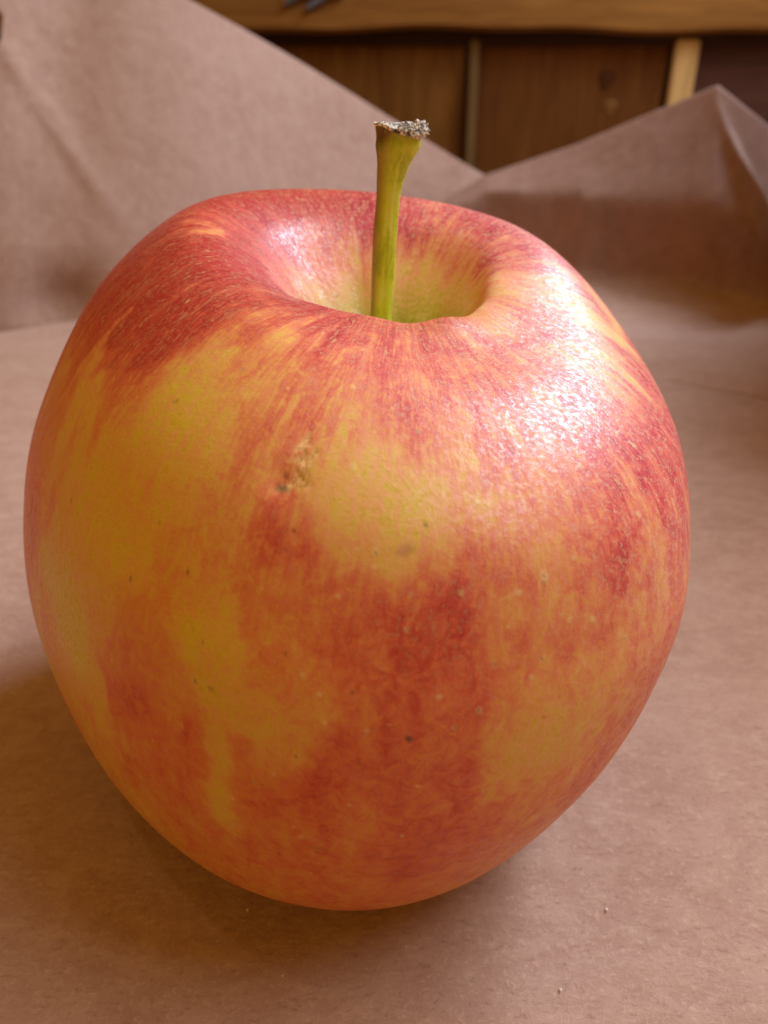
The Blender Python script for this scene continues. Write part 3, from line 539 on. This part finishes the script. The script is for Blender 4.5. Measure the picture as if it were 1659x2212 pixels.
# ------------------------------------------------------------------ wooden wall behind
def build_wall():
    W = .50
    root = empty('wooden_wall', (0, W, 0), 'dark brown wooden board wall with an upper rail behind the paper', 'wall')
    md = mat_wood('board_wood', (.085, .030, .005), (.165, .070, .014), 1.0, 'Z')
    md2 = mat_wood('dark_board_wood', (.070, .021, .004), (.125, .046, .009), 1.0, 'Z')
    md3 = mat_wood('purplish_board_wood', (.040, .016, .012), (.080, .033, .022), 1.0, 'X')  # darkest boards, slightly purplish brown
    mr = mat_wood('rail_wood', (.15, .060, .013), (.26, .12, .028), 1.2, 'X')
    mb = mat_wood('batten_wood', (.095, .052, .018), (.15, .088, .034), 1.0, 'Z')
    mp = mat_wood('pale_strip_wood', (0.357, 0.2125, 0.0765), (0.527, 0.34, 0.136), 1.0, 'Z')
    x = lambda u, v=90: at(u, v, W).x
    zg = at(800, 82, W).z
    lo = -.03
    xs = [-.55, x(560) - .10, x(1008), x(1450), x(1700), .62]
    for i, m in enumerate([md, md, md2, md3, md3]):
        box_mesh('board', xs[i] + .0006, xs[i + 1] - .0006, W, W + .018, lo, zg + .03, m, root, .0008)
    # batten over the joint and the pale strip
    box_mesh('batten', x(1013), x(1036), W - .006, W - .0003, lo, zg - .001, mb, root, .0012)
    box_mesh('pale_strip', x(1456), x(1508), W - .006, W - .0003, lo, zg - .001, mp, root, .0012)
    # knots on the middle board
    import bmesh
    for (u, v, r, mm) in ((1310, 172, .0065, mat_plain('knot_wood', (.060, .020, .005))), (1318, 232, .0050, mat_plain('sap_stain_wood', (.135, .062, .016)))):
        bm = bmesh.new(); bmesh.ops.create_uvsphere(bm, u_segments=28, v_segments=12, radius=1)
        rs = random.Random(u + v)
        c = at(u, v, W)
        for vv in bm.verts:
            a = math.atan2(vv.co.z, vv.co.x); k = 1 + .12 * math.sin(3 * a + rs.random() * .2) + .07 * math.sin(7 * a)
            vv.co = Vector((c.x + vv.co.x * r * k * .9, W + vv.co.y * .0008, c.z + vv.co.z * r * k))
        me = bpy.data.meshes.new('knot'); bm.to_mesh(me); bm.free(); me.materials.append(mm)
        o = bpy.data.objects.new('knot' if v < 200 else 'sap_stain', me); col.objects.link(o); adopt(o, root)
    # rail: its lower edge is a little wavy, shadow gap below it
    n = 220; xs_ = np.linspace(-.6, .62, n)
    def edge(xx):
        return zg + .0028 + .0010 * math.sin(xx * 23 + .4) + .0007 * math.sin(xx * 61) - .010 * max(0, xx - .08) ** 1.0 * .35 - .004 * max(0, -.02 - xx)
    prof = []
    for xx in xs_:
        e = edge(xx); prof.append([(xx, W, e), (xx, W - .010, e), (xx, W - .0135, e + .002), (xx, W - .014, e + .006), (xx, W - .0145, e + .05), (xx, W - .0145, e + .16), (xx, W, e + .16)])
    V, Fq = grid_mesh(np.array(prof)); o = fast_mesh('rail', V, Fq, mr); adopt(o, root)
    e = o.modifiers.new('edge', 'EDGE_SPLIT'); e.split_angle = R(40)
    box_mesh('gap_strip', -.56, .61, W - .0035, W - .0004, zg - .0045, zg + .02, mat_plain('gap_shadow_wood', (.035, .016, .008)), root, .0005)
    return W
W = build_wall()
def build_fitting():
    root = empty('metal_fitting', tuple(at(670, 2, W - .0155)), 'small blue grey metal fitting with two prongs on the wooden rail at the top edge', 'fitting')
    m = mat_plain('dull_grey_metal', (.10, .11, .13), .5)
    import bmesh
    for (a, b, r) in (((652, -14), (617, 8), .0022), ((715, -16), (664, 18), .0026)):
        p, q = at(*a, W - .0165), at(*b, W - .0165); bm = bmesh.new()
        bmesh.ops.create_cone(bm, cap_ends=True, segments=16, radius1=r, radius2=r * .55, depth=(q - p).length + .002)
        bmesh.ops.bevel(bm, geom=[e for e in bm.edges if e.calc_face_angle(0) > .8], offset=r * .3, segments=2, affect='EDGES')
        rot = (q - p).to_track_quat('Z', 'Y').to_matrix().to_4x4()
        for v in bm.verts: v.co = (rot @ v.co) + (p + q) / 2
        me = bpy.data.meshes.new('prong'); bm.to_mesh(me); bm.free(); me.materials.append(m)
        o = bpy.data.objects.new('prong', me); col.objects.link(o); adopt(o, root)
    c = at(690, -22, W - .0155)
    box_mesh('plate', c.x - .016, c.x + .016, W - .0172, W - .0148, c.z - .004, c.z + .012, m, root, .0006)
build_fitting()

# ------------------------------------------------------------------ specks of dust on the paper
def build_dust():
    import bmesh
    m = mat_plain('pale_dust', (.75, .66, .55)); root = None
    rs = random.Random(8); bm = bmesh.new()
    def put(x, y, r):
        g = bmesh.ops.create_icosphere(bm, subdivisions=1, radius=r)['verts']
        for v in g: v.co = Vector((x + v.co.x * rs.uniform(.7, 1.5), y + v.co.y * rs.uniform(.7, 1.5), r * .6 + v.co.z * .6))
    for (u, v) in ((535, 3585 / 1.8227 / 1.0 - 0), (1310, 1965), (1210, 2138), (975, 1620)):
        d = at(u, v, 1.0) - CAM; t = -CAM.z / d.z; p = CAM + d * t
        if math.hypot(p.x, p.y) > .03: put(p.x, p.y, .00016)
    for _ in range(4):
        x, y = rs.uniform(-.09, .12), rs.uniform(-.07, .12)
        if math.hypot(x, y) > .032: put(x, y, rs.uniform(.00006, .00014))
    me = bpy.data.meshes.new('dust'); bm.to_mesh(me); bm.free(); me.materials.append(m)
    o = bpy.data.objects.new('dust', me); col.objects.link(o); o['kind'] = 'stuff'; o['label'] = 'tiny pale dust specks scattered on the brown paper'; o['category'] = 'dust'
build_dust()
